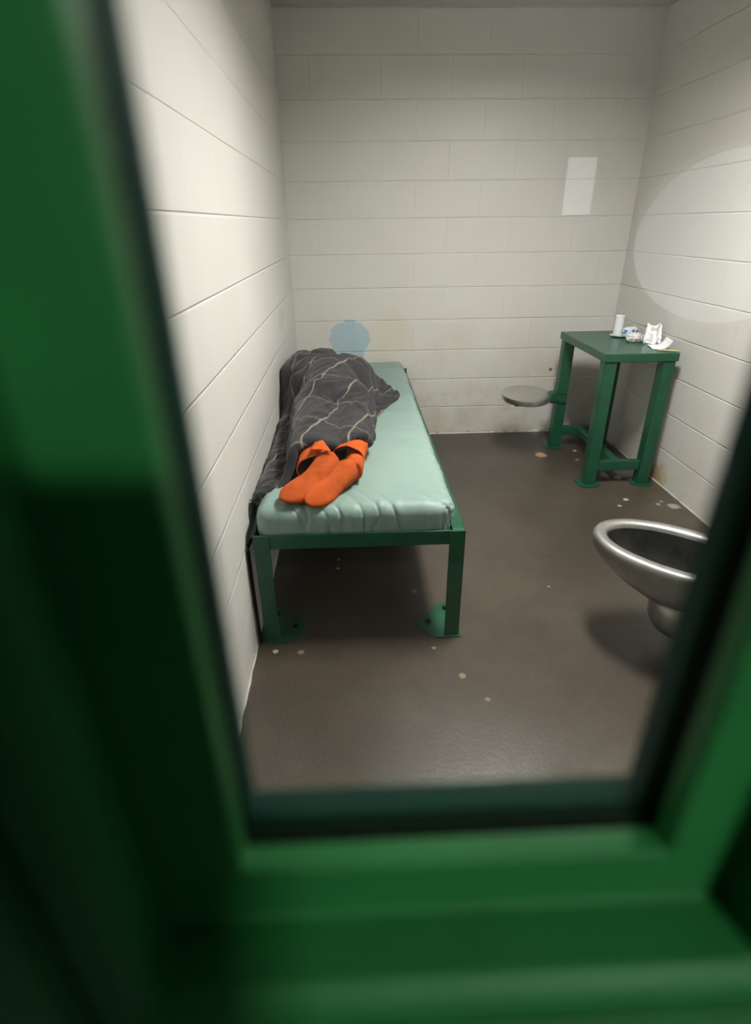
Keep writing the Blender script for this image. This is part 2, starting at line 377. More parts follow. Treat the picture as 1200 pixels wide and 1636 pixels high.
for (xa, xb, ya, yb, sx, sy) in ((X0, X0+.055, Y0-.004, Y0+.051, 1, 1), (X1-.055, X1, Y0-.004, Y0+.051, -1, 1), (X0, X0+.055, Y1-.055, Y1, 1, -1), (X1-.055, X1, Y1-.055, Y1, -1, -1)):
    bm = bmesh.new()
    # angle-iron leg, 5 mm plates
    xo = xa if sx > 0 else xb; yo = ya if sy > 0 else yb
    pts = [(xo, yo), (xo+sx*.055, yo), (xo+sx*.055, yo+sy*.006), (xo+sx*.006, yo+sy*.006), (xo+sx*.006, yo+sy*.055), (xo, yo+sy*.055)]
    if sx*sy < 0: pts = pts[::-1]
    prism(bm, pts, .006, ZR)
    lg = obj('leg', bm, M_GREEN, bed, bevel=.001)
    bm = bmesh.new(); e = .012
    P_ = [(xo-sx*e*.9, yo-sy*.008), (xo+sx*.085, yo-sy*.008), (xo+sx*.145, yo+sy*.055), (xo+sx*.145, yo+sy*.105), (xo+sx*.095, yo+sy*.150), (xo+sx*.045, yo+sy*.205), (xo-sx*e*.9, yo+sy*.205)]
    if sx*sy < 0: P_ = P_[::-1]
    prism(bm, P_, .0005, .006); fp = obj('foot_plate', bm, M_GREEN, bed, bevel=.001)
    for bx, by in ((.028, .165), (.105, .085)):
        bm = bmesh.new(); lathe(bm, [(.012, 0), (.012, .003), (.008, .003), (.008, .009), (.005, .011)], (xo+sx*bx, yo+sy*by, .006), 12); obj('anchor_bolt', bm, M_SCREW, fp, world=False, smooth=False)
# bent wire conduit between the bunk and the wall
bm = bmesh.new(); tube(bm, [(.012, Y0-.010, .006), (.010, Y0-.012, .2), (.010, Y0-.012, .40), (.013, Y0-.006, .425), (.018, Y0+.03, .43)], .006, 10)
obj('wall_edge_strip', bm, M_BLACK, bed, smooth=True)

# ------------------------------------------------------------------ mattress
def mattress():
    s = NT('mint_vinyl'); f = s.noise(60, 3)
    tone = s.ramp(s.noise(2.5, 3), .35, .7)
    c = s.mix(tone, (.235, .328, .290, 1), (.195, .282, .249, 1))
    mat = s.done(c, .50, 0, s.bump(f, .12, .002), Specular_IOR_Level=.4)
    x0, x1, y0, y1, z0, z1 = .046, .718, 1.668, 3.885, .409, .552
    nx, ny, nz = 150, 330, 24
    bm = bmesh.new(); idx = {}
    def V(i, j, k):
        key = (i, j, k)
        if key in idx: return idx[key]
        u, v, w_ = i/nx, j/ny, k/nz
        # clustered spacing towards the edges
        x = x0+(x1-x0)*u; y = y0+(y1-y0)*v; z = z0+(z1-z0)*w_
        r = .040                                   # rounded edges
        cx = min(max(x, x0+r), x1-r); cy = min(max(y, y0+r), y1-r); cz = min(max(z, z0+r), z1-r)
        d = Vector((x-cx, y-cy, z-cz)); 
        q = Vector((cx, cy, cz)); 
        if d.length > 1e-9:
            mlen = max(abs(d.x), abs(d.y), abs(d.z)); q = q + d.normalized()*mlen
        n = d.normalized() if d.length > 1e-9 else Vector((0, 0, 1))
        # folds: radiating creases over the foot edge and long shallow ones on top
        p = q.copy(); de = (p.y-y0)
        edge = math.exp(-(de/.11)**2) 
        ridged = lambda val: (1-abs(val)*2.2)
        a = noise.noise(Vector((p.x*16+p.y*9+p.z*2.5, p.y*3, p.z*3))); b = noise.noise(Vector((p.x*34-p.y*14, p.y*5+3, p.z*9)))
        amp = .0062*edge
        dz = .0036*edge*abs(a)*2 + .0022*edge*abs(b)*2 - .0050*edge*math.exp(-(a/.05)**2)*(.7+abs(b)*2)
        sx_ = math.exp(-((p.x-x0)/.09)**2)+math.exp(-((x1-p.x)/.05)**2)
        c1 = noise.noise(Vector((p.x*3, p.y*17, 5.0))); dz += .0032*sx_*max(ridged(c1), -.4)
        t1 = noise.noise(Vector((p.x*2.4-p.y*1.5, p.y*5.2+p.x*3.0, 9.0))); t2 = noise.noise(Vector((p.x*7+p.y*2, p.y*9-p.x*5, 2.0)))
        dz += (.006*abs(t1)*2 - .0022*math.exp(-(t1/.035)**2)*max(0, .5+2*t2))*(1-edge*.6) + .0016*t2
        dz -= .010*math.exp(-(((p.x-.715)/.03)**2+((p.y-1.70)/.035)**2))*abs(noise.noise(Vector((p.x*80, p.y*60, p.z*60))))*2
        dz *= min(1, max(0, (w_-.12)*4)); 
        # sagging towards the person
        sag = .006*math.exp(-((p.x-.28)/.2)**2)*w_
        q = q + n*dz; q.z -= sag
        idx[key] = bm.verts.new(q); return idx[key]
    for i in range(nx):
        for j in range(ny):
            bm.faces.new([V(i, j, nz), V(i+1, j, nz), V(i+1, j+1, nz), V(i, j+1, nz)])
            bm.faces.new([V(i, j, 0), V(i, j+1, 0), V(i+1, j+1, 0), V(i+1, j, 0)])
    for k in range(nz):
        for i in range(nx):
            bm.faces.new([V(i, 0, k), V(i+1, 0, k), V(i+1, 0, k+1), V(i, 0, k+1)]); bm.faces.new([V(i, ny, k), V(i, ny, k+1), V(i+1, ny, k+1), V(i+1, ny, k)])
        for j in range(ny):
            bm.faces.new([V(0, j, k), V(0, j, k+1), V(0, j+1, k+1), V(0, j+1, k)]); bm.faces.new([V(nx, j, k), V(nx, j+1, k), V(nx, j+1, k+1), V(nx, j, k+1)])
    o = obj('mattress', bm, mat, smooth=True)
    tag(o, 'mint green vinyl mattress lying on the green steel bunk', 'mattress')
mattress()

# ------------------------------------------------------------------ person lying face down under the blanket
ZM = .549
person = thing('person', 'person in orange trousers and orange socks lying face down on the bunk under the blanket', 'person', (.30, 2.4, ZM))
M_SKIN = simple('skin', (.45, .28, .20), .5)
M_ORANGE = NT('orange_cotton'); 
_s = M_ORANGE; _c = _s.mix(_s.ramp(_s.noise(14, 4), .3, .7), (.56, .102, .018, 1), (.45, .076, .013, 1)); M_ORANGE = _s.done(_c, .85, 0, _s.bump(_s.noise(28, 4, .6), .5, .008, _s.bump(_s.noise(420, 3), .25, .0015)), Specular_IOR_Level=.15)
_s = NT('orange_sock_knit'); _c = _s.mix(_s.ramp(_s.noise(26, 5), .3, .7), (.47, .088, .018, 1), (.36, .064, .013, 1))
_d = _s.blob(.165, 1.69, .05, .6, (0, 1), 20, 1, 1, .6); _c = _s.mix(_s.math('MULTIPLY', _d, .35), _c, (.28, .05, .015, 1))
M_SOCK = _s.done(_c, .9, 0, _s.bump(_s.noise(700, 2), .4, .0015), Specular_IOR_Level=.12)
def skinned(name, verts, edges, radii, mat, parent, root=0, sub=2):
    me = bpy.data.meshes.new(name); me.from_pydata(verts, edges, []); o = bpy.data.objects.new(name, me); link(o, parent)
    o.matrix_parent_inverse = Matrix.Translation(parent.location).inverted()
    me.materials.append(mat)
    sk = o.modifiers.new('skin', 'SKIN'); sk.use_smooth_shade = True
    for i, v in enumerate(me.skin_vertices[0].data):
        r = radii[i]; v.radius = r if isinstance(r, tuple) else (r, r); v.use_root = (i == root)
    sb = o.modifiers.new('sub', 'SUBSURF'); sb.levels = sub; sb.render_levels = sub
    return o
bv = [(.29, 2.52, .645),   # 0 pelvis
      (.28, 2.68, .645), (.27, 2.82, .65), (.26, 2.95, .65),      # spine 1-3
      (.25, 3.04, .645), (.24, 3.16, .635),                        # neck 4, head 5
      (.21, 2.48, .64), (.21, 2.28, .625), (.225, 2.12, .62), (.262, 1.925, .615),   # left leg 6-9
      (.37, 2.48, .64), (.38, 2.28, .62), (.385, 2.12, .61), (.376, 1.93, .600),     # right leg 10-13
      (.11, 2.96, .64), (.085, 3.08, .62), (.13, 3.26, .60), (.19, 3.34, .595),      # left arm 14-17
      (.40, 2.95, .64), (.45, 3.06, .61), (.40, 3.25, .595), (.33, 3.34, .595)]      # right arm 18-21
be = [(0, 1), (1, 2), (2, 3), (3, 4), (4, 5), (0, 6), (6, 7), (7, 8), (8, 9), (0, 10), (10, 11), (11, 12), (12, 13), (3, 14), (14, 15), (15, 16), (16, 17), (3, 18), (18, 19), (19, 20), (20, 21)]
br = [(.12, .09), (.115, .085), (.13, .09), (.12, .08), .05, (.075, .085), .078, .062, .045, .026, .078, .062, .045, .026, .055, .043, .036, .028, .055, .043, .036, .028]
skinned('body', bv, be, br, M_SKIN, person)

def remesh(o, vox=.004, smooth=6, fac=.5):
    r = o.modifiers.new('r', 'REMESH'); r.mode = 'VOXEL'; r.voxel_size = vox; r.use_smooth_shade = True
    s = o.modifiers.new('s', 'SMOOTH'); s.iterations = smooth; s.factor = fac
def sock(ankle_pts, heel, toe, upv, lift, wide=1.0):
    """sole-up foot: heel and toe in the world, upv = direction the sole faces"""
    bm = bmesh.new(); heel, toe = Vector(heel), Vector(toe); ax = (toe-heel); Lf = ax.length; ax.normalize()
    upv = Vector(upv); upv = (upv-ax*upv.dot(ax)).normalized(); sd = ax.cross(upv).normalized()
    prof = [(-.10, .006, .008, 0), (-.075, .024, .022, 0), (-.03, .035, .031, 0), (.08, .040, .036, 0), (.22, .039, .036, .002), (.38, .038, .033, .007), (.52, .041, .029, .006), (.66, .043, .025, .001), (.78, .041, .021, -.002), (.88, .034, .017, -.005), (.96, .025, .013, -.007), (1.01, .015, .009, -.008), (1.03, .006, .004, -.008)]
    rings = []
    for t, a, b, lift_ in prof:
        a *= 1.14*wide; b *= 1.12
        c = heel+ax*(Lf*t)-upv*(b+lift_*1.0)+sd*lift*math.sin(min(max(t, 0), 1)*math.pi)
        rings.append([c+sd*a*math.cos(2*math.pi*k/20)+upv*b*math.copysign(abs(math.sin(2*math.pi*k/20))**.85, math.sin(2*math.pi*k/20)) for k in range(20)])
    loft(bm, rings)
    tube(bm, ankle_pts, [.040, .036, .036, .040], 18)
    o = obj('sock', bm, M_SOCK, person, smooth=True); remesh(o, .0035, 10)
    tx = bpy.data.textures.get('sockfold') or bpy.data.textures.new('sockfold', 'CLOUDS'); tx.noise_scale = .035
    dm = o.modifiers.new('d', 'DISPLACE'); dm.texture = tx; dm.strength = .004; dm.texture_coords = 'GLOBAL'
    return o
sock([(.235, 2.06, .615), (.262, 1.95, .615), (.285, 1.885, .622), (.293, 1.858, .625)], (.292, 1.842, .672), (.140, 1.685, .580), (.10, -.35, 1), -.008, 1.12)
sock([(.385, 2.06, .600), (.383, 1.95, .598), (.378, 1.885, .602), (.372, 1.85, .603)], (.362, 1.826, .645), (.226, 1.664, .573), (.28, -.40, 1), .004)

def trousers():
    bm = bmesh.new()
    def leg(path, sizes, seed, n=48):
        # path refined, elliptical rings with wrinkles
        P = [Vector(p) for p in path]; rings = []
        m = 40
        for q in range(m+1):
            t = q/m*(len(P)-1); i = min(int(t), len(P)-2); f = t-i
            c = P[i].lerp(P[i+1], f); a = sizes[i][0]*(1-f)+sizes[i+1][0]*f; b = sizes[i][1]*(1-f)+sizes[i+1][1]*f
            tn = (P[min(i+1, len(P)-1)]-P[i]).normalized(); s = tn.cross(Vector((0, 0, 1))).normalized(); v = s.cross(tn)
            ring = []
            for k in range(n):
                th = 2*math.pi*k/n; wr = 1+.09*noise.noise(Vector((math.cos(th)*1.6+seed, math.sin(th)*1.6, c.y*16)))+.05*noise.noise(Vector((math.cos(th)*3+seed, math.sin(th)*3, c.y*34)))
                p = c+s*a*wr*math.cos(th)+v*b*wr*math.sin(th); p.z = max(p.z, ZM+.002); ring.append(p)
            rings.append(ring)
        return rings
    A = leg([(.238, 1.868, .608), (.230, 1.94, .616), (.224, 2.05, .622), (.215, 2.25, .625), (.22, 2.45, .64)], [(.063, .053), (.060, .055), (.064, .060), (.074, .070), (.1, .09)], 1)
    B = leg([(.352, 1.955, .604), (.358, 2.0, .606), (.372, 2.08, .610), (.375, 2.25, .62), (.365, 2.45, .64)], [(.062, .056), (.060, .055), (.062, .058), (.072, .068), (.1, .09)], 4)
    loft(bm, A, False, False); loft(bm, B, False, False)
    Hh = leg([(.29, 2.42, .64), (.29, 2.52, .645), (.285, 2.64, .645), (.28, 2.70, .645)], [(.17, .095), (.175, .097), (.16, .092), (.15, .088)], 8); loft(bm, Hh, True, False)
    # folded flap of the left cuff
    o = obj('trousers', bm, M_ORANGE, person, smooth=True)
    so = o.modifiers.new('so', 'SOLIDIFY'); so.thickness = .0025; so.offset = 1
    bm = bmesh.new()
    pts = [(.225, 1.862, .688), (.262, 1.852, .692), (.300, 1.842, .686), (.285, 1.88, .694), (.268, 1.93, .697), (.24, 1.92, .695)]
    vs = [bm.verts.new(p) for p in pts]; bm.faces.new(vs); bmesh.ops.triangulate(bm, faces=bm.faces); bmesh.ops.subdivide_edges(bm, edges=bm.edges, cuts=3, use_grid_fill=True)
    f = obj('cuff_fold', bm, M_ORANGE, person, smooth=True); so = f.modifiers.new('so', 'SOLIDIFY'); so.thickness = .003
trousers()

# ------------------------------------------------------------------ blanket: draped by a small cloth solver over the lying figure
def interp(P, t):
    P = np.array(P, float); d = np.r_[0, np.cumsum(np.linalg.norm(np.diff(P, axis=0), axis=1))]; d /= d[-1]
    t = np.asarray(t)
    # smooth it a little
    tt = np.linspace(0, 1, 400); X = np.stack([np.interp(tt, d, P[:, i]) for i in range(P.shape[1])], 1)
    k = 14; ker = np.ones(2*k+1)/(2*k+1)
    Xp = np.stack([np.convolve(np.r_[np.full(k, X[0, i])*1.0, X[:, i], np.full(k, X[-1, i])], ker, 'valid') for i in range(X.shape[1])], 1)
    wgt = np.clip(np.minimum(tt, 1-tt)*16, 0, 1)[:, None]; X = X*(1-wgt)+Xp*wgt
    return np.stack([np.interp(t, tt, X[:, i]) for i in range(X.shape[1])], -1)
def caps():
    out = []
    for a, b, ra, rb in [((.215, 1.89, .622), (.215, 2.45, .64), .070, .098), ((.37, 1.99, .606), (.37, 2.45, .64), .062, .098), ((.26, 1.95, .612), (.30, 2.3, .62), .065, .08),
                         ((.25, 2.46, .655), (.34, 2.48, .655), .118, .118), ((.28, 2.5, .655), (.27, 2.80, .675), .122, .14), ((.15, 2.92, .665), (.37, 2.90, .665), .125, .118),
                         ((.20, 2.80, .67), (.34, 2.80, .665), .130, .125),
                         ((.24, 3.10, .635), (.24, 3.18, .635), .105, .105), ((.40, 2.93, .63), (.47, 3.06, .60), .07, .05), ((.47, 3.06, .60), (.38, 3.3, .59), .05, .045),
                         ((.11, 2.96, .64), (.08, 3.1, .62), .07, .055), ((.08, 3.1, .62), (.18, 3.34, .59), .055, .045)]:
        out.append((np.array(a), np.array(b), ra, rb))
    return out
CAPS = caps()+[(np.array((.11, 2.95, .655)), np.array((.095, 3.38, .625)), .115, .09), (np.array((.36, 3.0, .64)), np.array((.34, 3.40, .60)), .115, .085), (np.array((.20, 3.1, .655)), np.array((.20, 3.42, .62)), .12, .10)]
def HF(x, y):
    z = np.where((x > .05) & (x < .715), ZM+.004, .47)
    z = np.where(x < .05, ZM-.06+.06*np.clip(x/.05, 0, 1), z)
    for a, b, ra, rb in CAPS:
        ab = (b-a)[:2]; l2 = ab@ab
        t = np.clip(((x-a[0])*ab[0]+(y-a[1])*ab[1])/l2, 0, 1)
        px, py, pz = a[0]+t*(b-a)[0], a[1]+t*(b-a)[1], a[2]+t*(b-a)[2]; r = ra+t*(rb-ra)
        d2 = (x-px)**2+(y-py)**2
        h = pz+np.sqrt(np.clip(r*r-d2, 0, None)); z = np.where(d2 < r*r, np.maximum(z, h+.004), z)
    return z
def blanket():
    NU, NV = 110, 210
    hem = [(.020, 1.80), (.055, 1.775), (.11, 1.85), (.145, 1.90), (.20, 1.935), (.30, 1.965), (.38, 2.03), (.455, 2.10)]
    top = [(.03, 3.52), (.12, 3.60), (.25, 3.62), (.36, 3.60), (.455, 3.60)]
    left = [(.018, 1.80), (.012, 2.1), (.012, 2.6), (.012, 3.1), (.03, 3.52)]
    right = [(.455, 2.10), (.47, 2.30), (.478, 2.48), (.485, 2.60), (.54, 2.75), (.645, 2.985), (.59, 3.15), (.56, 3.35), (.455, 3.60)]
    u = np.linspace(0, 1, NU); v = np.linspace(0, 1, NV)
    Hm, Tp, Lf, Rt = interp(hem, u), interp(top, u), interp(left, v), interp(right, v)
    U, V_ = np.meshgrid(u, v)      # [NV,NU]
    P2 = (1-V_)[..., None]*Hm[None]+V_[..., None]*Tp[None]+(1-U)[..., None]*Lf[:, None]+U[..., None]*Rt[:, None]
    P2 -= ((1-U)*(1-V_))[..., None]*Hm[0]+(U*(1-V_))[..., None]*Hm[-1]+((1-U)*V_)[..., None]*Tp[0]+(U*V_)[..., None]*Tp[-1]
    X = np.zeros((NV, NU, 3)); X[..., :2] = P2
    # drape height: blurred upper envelope so that the cloth bridges hollows
    z = HF(X[..., 0], X[..., 1]); base = z.copy()
    for it in range(60):
        zp = np.pad(z, 1, mode='edge'); av = (zp[:-2, 1:-1]+zp[2:, 1:-1]+zp[1:-1, :-2]+zp[1:-1, 2:])/4
        z = np.maximum(base, av)
    rng = np.random.RandomState(5)
    nz = np.zeros((NV, NU))
    for q in range(46):
        th = rng.uniform(-.5, .5)+ (math.pi/2 if q % 3 else 0); k = rng.uniform(18, 55); ph = rng.uniform(0, 6.28)
        cx_, cy_ = rng.uniform(.0, .6), rng.uniform(1.8, 3.6); s_ = rng.uniform(.08, .22)
        nz += np.exp(-((X[..., 0]-cx_)**2+(X[..., 1]-cy_)**2)/s_**2)*np.sin(k*(np.cos(th)*X[..., 0]+np.sin(th)*X[..., 1])+ph)
    X[..., 2] = z+.006+.006*np.abs(nz)
    # cross folds pulled over the back, as in the photograph
    def ridge(x0, y0, x1, y1, a, wd):
        d = np.array([x1-x0, y1-y0]); l = np.hypot(*d); d /= l
        t = (X[..., 0]-x0)*d[0]+(X[..., 1]-y0)*d[1]; n = -(X[..., 0]-x0)*d[1]+(X[..., 1]-y0)*d[0]
        e = np.clip(np.minimum(t, l-t)/.06+.5, 0, 1); prof = np.where(n > 0, np.exp(-(n/(wd*.45))**2), np.exp(-(n/(wd*1.6))**2))
        X[..., 2] += a*e*prof
    ridge(.10, 2.60, .36, 2.62, .022, .03); ridge(.33, 2.60, .47, 2.45, .016, .025); ridge(.06, 2.10, .45, 2.26, .012, .02); ridge(.13, 2.04, .30, 2.10, .014, .018)
    ridge(.32, 2.12, .40, 2.30, .014, .016); ridge(.38, 2.70, .60, 2.93, .014, .02); ridge(.40, 2.95, .56, 3.2, .012, .02); ridge(.10, 3.0, .30, 3.02, .016, .03); ridge(.055, 1.78, .085, 2.06, .045, .035); ridge(.10, 2.4, .42, 2.44, .012, .02); ridge(.20, 2.2, .30, 2.34, .006, .02)
    def seg(a, b): return np.linalg.norm(a-b, axis=-1)
    flat = X.copy(); flat[..., 2] = z
    RU = seg(X[:, 1:], X[:, :-1])*1.0; RV = seg(X[1:], X[:-1])*1.0
    # intrinsic cloth coordinates
    lu = seg(flat[:, 1:], flat[:, :-1]); lv = seg(flat[1:], flat[:-1]); mc = NU//2
    cu = np.concatenate([np.zeros((NV, 1)), np.cumsum(lu, 1)], 1); cu = cu-cu[:, mc:mc+1]
    cv = np.concatenate([np.zeros((1, NU)), np.cumsum(lv, 0)], 0)
    cu = cu + flat[:, mc:mc+1, 0] ; cv = cv[:, mc:mc+1]*.5+cv*.5 + flat[0:1, :, 1]*.6+flat[0:1, mc:mc+1, 1]*.4
    RD = seg(X[1:, 1:], X[:-1, :-1]); RE = seg(X[1:, :-1], X[:-1, 1:])
    B2u = seg(X[:, 2:], X[:, :-2]); B2v = seg(X[2:], X[:-2])
    vel = np.zeros_like(X); XI = X.copy(); pin = np.zeros((NV, NU)); pin[0] = pin[-1] = .25; pin[:, -1] = .3; pin[:, -2] = .12; pin[:, 0] = .2; pin = pin[..., None]
    def con(a, b, R, k):
        d = b-a; l = np.linalg.norm(d, axis=-1, keepdims=True)+1e-9; c = (l-R[..., None])/l*d*.5*k
        return c
    for it in range(260):
        X0_ = X.copy(); X = X+vel*.90; X[..., 2] -= .00028
        for sub in range(3):
            for s0 in (0, 1):
                c = con(X[:, s0:-1:2], X[:, s0+1::2], RU[:, s0::2], .9); X[:, s0:-1:2] += c; X[:, s0+1::2] -= c
                c = con(X[s0:-1:2], X[s0+1::2], RV[s0::2], .9); X[s0:-1:2] += c; X[s0+1::2] -= c
            for (A_, B_, R_, kk) in ((X[:-1, :-1], X[1:, 1:], RD, .22), (X[:-1, 1:], X[1:, :-1], RE, .22)):
                c = con(A_, B_, R_, kk); A_ += c*.5; B_ -= c*.5
            for s0 in range(4):
                a = X[:, s0:-2:4]; b = X[:, s0+2::4][:, :a.shape[1]]; a = a[:, :b.shape[1]]; c = con(a, b, B2u[:, s0::4][:, :a.shape[1]], .25); a += c; b -= c
                a = X[s0:-2:4]; b = X[s0+2::4][:a.shape[0]]; a = a[:b.shape[0]]; c = con(a, b, B2v[s0::4][:a.shape[0]], .25); a += c; b -= c
            X[..., :2] += (XI[..., :2]-X[..., :2])*pin
            hz = HF(X[..., 0], X[..., 1])+.002
            pen = hz-X[..., 2]; X[..., 2] += np.clip(pen, 0, .03)
            X[..., 0] = np.maximum(X[..., 0], .009); X[..., 1] = np.minimum(X[..., 1], D-.02)
        vel = (X-X0_); sp = np.linalg.norm(vel, axis=-1, keepdims=True); vel *= np.minimum(1, .004/(sp+1e-9))
        contact = (X[..., 2]-HF(X[..., 0], X[..., 1]) < .004)[..., None]; vel = np.where(contact, vel*.3, vel)
    # light smoothing
    for it in range(3):
        Xp = np.pad(X, ((1, 1), (1, 1), (0, 0)), mode='edge'); av = (Xp[:-2, 1:-1]+Xp[2:, 1:-1]+Xp[1:-1, :-2]+Xp[1:-1, 2:])/4
        X[1:-1, 1:-1] = X[1:-1, 1:-1]*.5+av[1:-1, 1:-1]*.5
    # crumples of the heavy wool, along the cloth's own surface
    du = np.gradient(X, axis=1); dv = np.gradient(X, axis=0); nn = np.cross(du, dv); nn *= np.sign(nn[..., 2:3]+1e-9); nn /= np.linalg.norm(nn, axis=-1, keepdims=True)+1e-12
    amp_ = np.zeros((NV, NU))
    for j in range(NV):
        for i in range(NU):
            a_, b_ = float(cu[j, i]), float(cv[j, i])
            w1 = noise.noise(Vector((a_*5, b_*5, 1))); 
            q1 = noise.noise(Vector((a_*7+w1*1.5, b_*11-a_*4, 4))); q2 = noise.noise(Vector((a_*17+b_*7, b_*20+w1*2, 9))); q3 = noise.noise(Vector((a_*45, b_*38, 2)))
            amp_[j, i] = .011*(1-min(1, abs(q1)*3.2))**1.5*(.4+max(0, w1)*1.6) + .0055*(1-min(1, abs(q2)*3))*(.6+w1) + .0012*q3
    X = X+nn*amp_[..., None]; X[..., 0] = np.maximum(X[..., 0], .020)
    # fold the hem under
    t0 = X[0]-X[4]; t0 /= np.linalg.norm(t0, axis=-1, keepdims=True); su = np.gradient(X[0], axis=0); su /= np.linalg.norm(su, axis=-1, keepdims=True)
    nn = np.cross(su, -t0); nn *= np.sign(nn[:, 2:3]+1e-9); nn /= np.linalg.norm(nn, axis=-1, keepdims=True)
    rr = .011; extra = []
    for a_ in (20, 45, 70, 95, 120, 150, 175):
        a_ = math.radians(a_); q_ = X[0]-nn*rr+rr*(math.sin(a_)*t0+math.cos(a_)*nn); q_[:, 2] = np.maximum(q_[:, 2], np.where((q_[:, 0] > .046), ZM+.004, 0)); extra.append(q_)
    K = len(extra); X = np.concatenate([np.array(extra[::-1]), X], 0)
    cu = np.concatenate([np.repeat(cu[:1], K, 0), cu], 0); cv = np.concatenate([cv[:1]-np.arange(K, 0, -1)[:, None]*.005, cv], 0); NV += K
    s = NT('plaid_wool'); uvn = s.n('ShaderNodeUVMap'); uvn.uv_map = 'cloth'; sp_ = s.n('ShaderNodeSeparateXYZ'); s.link(uvn.outputs[0], sp_.inputs[0])
    th = math.radians(PL_TH); ct, st = math.cos(th), math.sin(th)
    a = s.math('SUBTRACT', s.math('MULTIPLY', sp_.outputs[0], ct), s.math('MULTIPLY', sp_.outputs[1], st))
    b = s.math('ADD', s.math('MULTIPLY', sp_.outputs[0], st), s.math('MULTIPLY', sp_.outputs[1], ct))
    comb = s.n('ShaderNodeCombineXYZ'); s.link(a, comb.inputs[0]); s.link(b, comb.inputs[1])
    wb = s.math('MULTIPLY', s.math('SUBTRACT', s.noise(90, 2, vec=comb.outputs[0]), .5), .003)
    def line(c, per, ph, wd):
        q = s.math('DIVIDE', s.math('SUBTRACT', c, ph), per); d = s.math('MULTIPLY', s.math('ABSOLUTE', s.math('SUBTRACT', q, s.math('ROUND', q))), per)
        return s.ramp(s.math('ADD', d, wb), wd*.5, wd*1.3, 1, 0)
    la = line(a, PL_A, PL_PA, .0042); lb = line(b, PL_B, PL_PB, .0038)
    la = s.math('MULTIPLY', la, s.ramp(s.noise(120, 2, vec=comb.outputs[0]), .3, .6, .55, .95)); lb = s.math('MULTIPLY', lb, s.ramp(s.noise(110, 2, vec=comb.outputs[0]), .3, .6, .45, .9))
    sha = line(a, PL_A, PL_PA+PL_A*.5, .02); 
    hea = s.ramp(s.noise(420, 2, vec=comb.outputs[0]), .3, .7)
    base_c = s.mix(hea, (.018, .0165, .019, 1), (.040, .037, .041, 1)); base_c = s.mix(s.math('MULTIPLY', s.ramp(s.noise(9, 4, vec=comb.outputs[0]), .35, .7), .3), base_c, (.055, .05, .052, 1))
    c = s.mix(s.math('MULTIPLY', la, .9), base_c, (.27, .235, .18, 1)); c = s.mix(s.math('MULTIPLY', lb, .8), c, (.21, .185, .15, 1))
    n = s.bump(s.noise(380, 3, vec=comb.outputs[0]), .5, .002); n = s.bump(s.noise(45, 4, vec=comb.outputs[0]), .3, .004, n)
    mat = s.done(c, .95, 0, n, Sheen_Weight=.12, Specular_IOR_Level=.12)
    bm = bmesh.new(); uvl = bm.loops.layers.uv.new('cloth')
    vs = [[bm.verts.new(X[j, i]) for i in range(NU)] for j in range(NV)]
    for j in range(NV-1):
        for i in range(NU-1):
            f = bm.faces.new([vs[j][i], vs[j][i+1], vs[j+1][i+1], vs[j+1][i]]); f.smooth = True
            for lp, (jj, ii) in zip(f.loops, ((j, i), (j, i+1), (j+1, i+1), (j+1, i))): lp[uvl].uv = (cu[jj, ii], cv[jj, ii])
    o = obj('blanket', bm, mat, smooth=True)
    tag(o, 'dark grey plaid blanket with beige lines, draped over the person on the bunk', 'blanket')
    so = o.modifiers.new('so', 'SOLIDIFY'); so.thickness = .0075; so.offset = 1; so.use_rim = True
    sb = o.modifiers.new('sub', 'SUBSURF'); sb.levels = 1; sb.render_levels = 1
PL_TH, PL_A, PL_PA, PL_B, PL_PB = 22, .165, -.055, .20, .05
blanket()

# ------------------------------------------------------------------ table with attached seat
tab = thing('steel_table', 'green painted steel table bolted to the floor in the right rear corner', 'table', (1.92, 3.3, 0))
TX0, TX1, TY0, TY1, TZ = 1.722, 2.125, 2.945, 3.655, .768
bm = bmesh.new(); box(bm, TX0, TY0, TZ-.045, TX1, TY1, TZ); obj('tabletop', bm, M_GREEN, tab, bevel=.005, seg=3)
lw = .068
for lx, ly in ((TX0+.008, TY0+.008), (TX1-.008-lw, TY0+.008), (TX0+.008, TY1-.008-lw), (TX1-.008-lw, TY1-.008-lw)):
    bm = bmesh.new(); box(bm, lx, ly, .006, lx+lw, ly+lw, TZ-.046); lg = obj('leg', bm, M_GREEN, tab, bevel=.006, seg=3)
    bm = bmesh.new(); e = .030; c = .026; xa, xb, ya, yb = lx-e, min(lx+lw+e, W-.005), ly-e, ly+lw+e
    prism(bm, [(xa+c, ya), (xb-c, ya), (xb, ya+c), (xb, yb-c), (xb-c, yb), (xa+c, yb), (xa, yb-c), (xa, ya+c)], .0005, .008); fp = obj('foot_plate', bm, M_GREEN, tab, bevel=.001)
cbz = (.088, .146)
bm = bmesh.new(); box(bm, TX0+.008+lw, TY0+.022, cbz[0], TX1-.008-lw, TY0+.062, cbz[1]); obj('crossbar', bm, M_GREEN, tab, bevel=.004)
bm = bmesh.new(); box(bm, TX0+.008+lw, TY1-.062, cbz[0], TX1-.008-lw, TY1-.022, cbz[1]); obj('crossbar', bm, M_GREEN, tab, bevel=.004)
mx = (TX0+TX1)/2
bm = bmesh.new(); box(bm, mx-.022, TY0+.062, cbz[0]+.004, mx+.022, TY1-.062, cbz[1]-.004); obj('stretcher', bm, M_GREEN, tab, bevel=.004)
